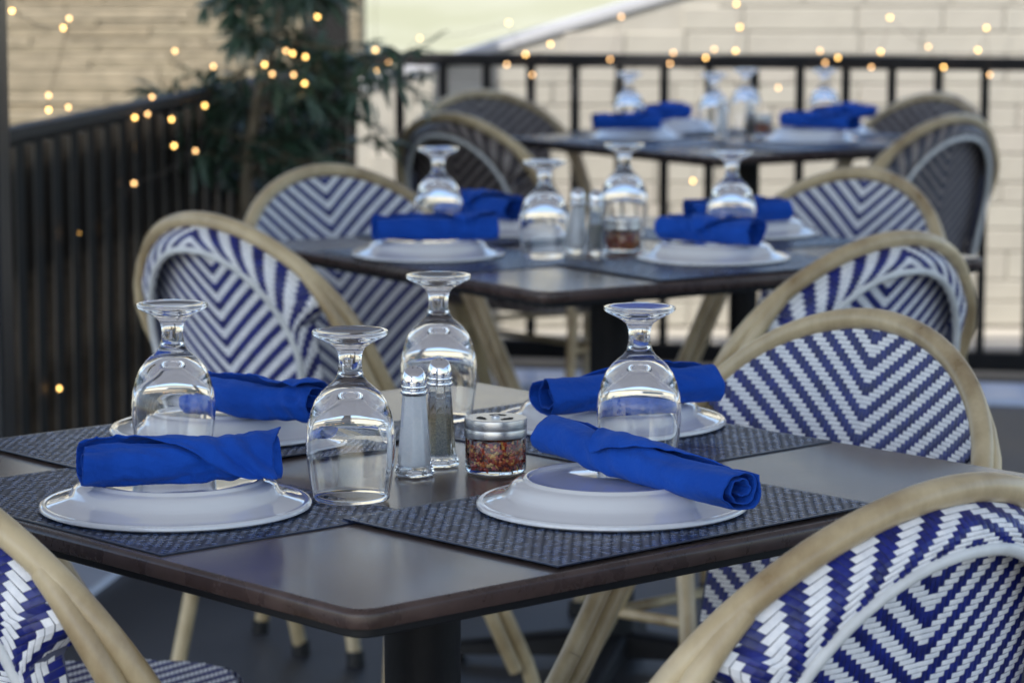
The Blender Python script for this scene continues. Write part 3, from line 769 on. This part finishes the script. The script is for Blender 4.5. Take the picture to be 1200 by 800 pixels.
napkin((0.214, 7.950), (0.396, 7.980), 'rolled blue napkin at the left front of the farthest table', seed=9.1)
napkin((0.724, 8.050), (0.886, 7.860), 'rolled blue napkin at the right front of the farthest table', seed=10.1, base=HB)
napkin((0.343, 8.240), (0.486, 8.370), 'rolled blue napkin at the left rear of the farthest table', seed=11.3, rad=.026, base=HB)
napkin((0.837, 8.240), (0.994, 8.420), 'rolled blue napkin at the right rear of the farthest table', seed=12.5, base=HB)

# ------------------------------------------------------------------ potted olive tree by the left fence
root = empty('olive_tree', (-.585, 7.45, 0), 0, 'potted olive tree with long dark leaves in the corner by the dark fence', 'tree')
mb = MB(); mb.lathe([(.0001, .004), (.10, .004), (.108, .012), (.135, .36), (.142, .37), (.142, .39), (.128, .39), (.126, .36), (.0001, .355)], 40); pot = mb.build('pot', 'pot', root)
mb = MB(); mb.lathe([(.124, .362), (.0001, .372)], 32); mb.build('soil', 'soil', pot)
mb = MB()
tr = [Vector((0, 0, .36)), Vector((-.04, .01, .5)), Vector((-.075, 0, .62)), Vector((-.07, 0, .74)), Vector((-.04, 0, .88)), Vector((0, .02, 1.02)), Vector((.02, .02, 1.2))]
mb.tube(tr, [.020, .018, .016, .015, .013, .010, .006], 10)
tips = []
def branch(p, d, l, r, depth):
    pts = [p]; q = p.copy(); dd = d.copy(); n = 6
    for k in range(n):
        dd = (dd + Vector((rnd.uniform(-.22, .22), rnd.uniform(-.22, .22), rnd.uniform(-.20, .14)))).normalized(); q = q + dd * l / n; pts.append(q.copy())
    mb.tube(pts, [r * (1 - .75 * k / n) for k in range(n + 1)], 6)
    if depth > 0:
        for k in (2, 3, 4, 5):
            nd_ = (dd + Vector((rnd.uniform(-1, 1), rnd.uniform(-1, 1), rnd.uniform(-.6, .6)))).normalized(); branch(pts[k], nd_, l * .6, r * .5, depth - 1)
    if depth < 2: tips.append((pts, dd))
for k in range(20):
    a = k * 2.4; hgt = 2 + (k % 4); p = tr[hgt].lerp(tr[min(6, hgt + 1)], rnd.random())
    branch(p, Vector((math.cos(a), math.sin(a) * .6, rnd.uniform(-.1, .7))), rnd.uniform(.16, .25), .006, 1)
branch(tr[4], Vector((1, -.1, .15)), .34, .006, 1); branch(tr[3], Vector((1, -.15, -.05)), .36, .006, 1); branch(tr[5], Vector((1, -.1, -.1)), .30, .005, 1)
branch(tr[4], Vector((-1, -.1, .2)), .20, .005, 1)
mb.build('trunk', 'bark', root)
def leaf_mesh(i, L_, w):
    m_ = MB(); rows = []
    for k in range(7):
        t = k / 6; ww = w * math.sin(math.pi * min(1, t * .96 + .03)) ** .8; z = -.22 * L_ * t * t
        rows.append([(-ww, L_ * t, z + ww * .35), (0, L_ * t, z), (ww, L_ * t, z + ww * .35)])
    m_.grid(rows, 0); return m_.mesh('leaf', ['leaf%d' % i])
LM = [leaf_mesh(i % 4, [.066, .080, .056, .074][i % 4], [.0066, .0078, .006, .007][i // 4 % 4]) for i in range(8)]
spots = []
for pts, dd in tips:
    for k in range(1, len(pts)):
        for q in range(3): spots.append((pts[k] + (pts[k - 1] - pts[k]) * rnd.random(), (pts[k] - pts[k - 1]).normalized()))
rnd.shuffle(spots)
allm = MB()
for n_, (p, d) in enumerate(spots):
    if p.x < -.36: continue
    dr = (d * .7 + Vector((rnd.uniform(-1, 1), rnd.uniform(-1, 1), rnd.uniform(-.9, .5)))).normalized()
    rot = dr.to_track_quat('Y', 'Z').to_matrix().to_4x4() @ Matrix.Rotation(rnd.uniform(-.9, .9), 4, 'Y')
    sc = rnd.uniform(.75, 1.2); me = LM[rnd.randrange(8)]
    if n_ < 290:
        o = link('leaf', me, root); o.matrix_local = Matrix.Translation(p) @ rot @ Matrix.Scale(sc, 4)
    else:
        mi = int(me.materials[0] == M['leaf1']) + 2 * int(me.materials[0] == M['leaf2']) + 3 * int(me.materials[0] == M['leaf3']); b0 = len(allm.v); T = Matrix.Translation(p) @ rot @ Matrix.Scale(sc, 4)
        allm.v += [tuple(T @ v.co) for v in me.vertices]
        for f in me.polygons: allm.f.append(tuple(b0 + q for q in f.vertices)); allm.m.append(mi); allm.sm.append(True)
allm.build('foliage', ['leaf0', 'leaf1', 'leaf2', 'leaf3'], root, 'stuff')

# ------------------------------------------------------------------ fairy lights
bm2 = MB(); bm2.lathe([(.0001, -.0042), (.0022, -.0036), (.0038, -.0012), (.0040, .0010), (.0028, .0034), (.0001, .0044)], 10)
BULB = [bm2.mesh('bulb', ['bulb']), bm2.mesh('bulb', ['bulb_soft'])]
F = 3544.8; PITCH = R(7.737)
def ray(px, py, y):
    a, b = (px - 600) / F, (py - 400) / F
    dyy = math.cos(PITCH) - b * math.sin(PITCH); dz = -math.sin(PITCH) - b * math.cos(PITCH); t = y / dyy
    return Vector((a * t, y, CAM_Z + dz * t))
def string(pts, depth, label, start=None):
    P = []
    for q in pts:
        px, py = q[0], q[1]; y = depth(px) if callable(depth) else depth
        P.append((ray(px, py, y + (q[3] if len(q) > 3 else 0)), q[2] if len(q) > 2 else 0))
    root = empty('fairy_lights', P[0][0], 0, label, 'string lights', 'warm white fairy lights')
    o0 = P[0][0]; mb = MB(); path = []
    if start: path.append(Vector(start) - o0)
    for k, (p, _) in enumerate(P):
        if path:
            m_ = (path[-1] + (p - o0)) / 2; m_.z -= .012; path.append(m_)
        path.append(p - o0)
    mb.tube(path, .0008, 5); mb.build('wire', 'wire', root)
    for p, s in P:
        o = link('bulb', BULB[s], root); o.location = p - o0
ry = lambda px: 9.0 - (px - 600) / F * 9 * .204 - .05
string([(440, 59), (475, 63), (455, 72, 1), (440, 83), (492, 45, 1), (596, 27, 0), (616, 64), (594, 76, 1), (645, 52), (624, 88, 1), (715, 70, 1), (728, 20, 1)], ry, 'warm fairy lights wound on the left part of the black railing', (-.40, 9.05, 2.7))
string([(863, 5, 0), (867, 32, 0), (862, 60, 0), (837, 58, 1), (827, 68), (789, 62, 1), (785, 75, 1), (912, 103, 1), (961, 60, 1), (982, 68), (967, 74, 1), (1021, 79, 1), (1032, 61), (1043, 21, 0), (1088, 55, 1), (1106, 79, 0), (1146, 59, 0), (1156, 33, 0), (1160, 88, 1)], ry, 'warm fairy lights wound on the right part of the black railing', (.95, 8.8, 2.7))
string([(812, 212, 0)], 8.95, 'single warm bulb hanging low behind the middle table glasses', (.55, 8.97, .90))
string([(372, 20), (335, 60, 1), (343, 63), (358, 67), (310, 76), (319, 87, 1), (344, 88, 1), (357, 98), (250, 78, 1), (240, 124), (205, 60, 1)], 7.25, 'warm fairy lights threaded through the olive tree', (-.45, 7.3, 1.5))
string([(14, 13, 0), (74, 33, 0), (81, 22, 1), (57, 112, 1), (57, 129, 0), (80, 126, 1), (178, 114, 1), (158, 138, 0), (173, 134, 1), (201, 140, 0), (204, 171, 0), (229, 177, 1), (157, 215, 1), (95, 273, 0), (69, 455, 0)], lambda px: 6.1 + px * .0040 - (.25 if False else 0), 'warm fairy lights strung along the dark slatted fence at left', (-1.0, 6.0, 1.5))
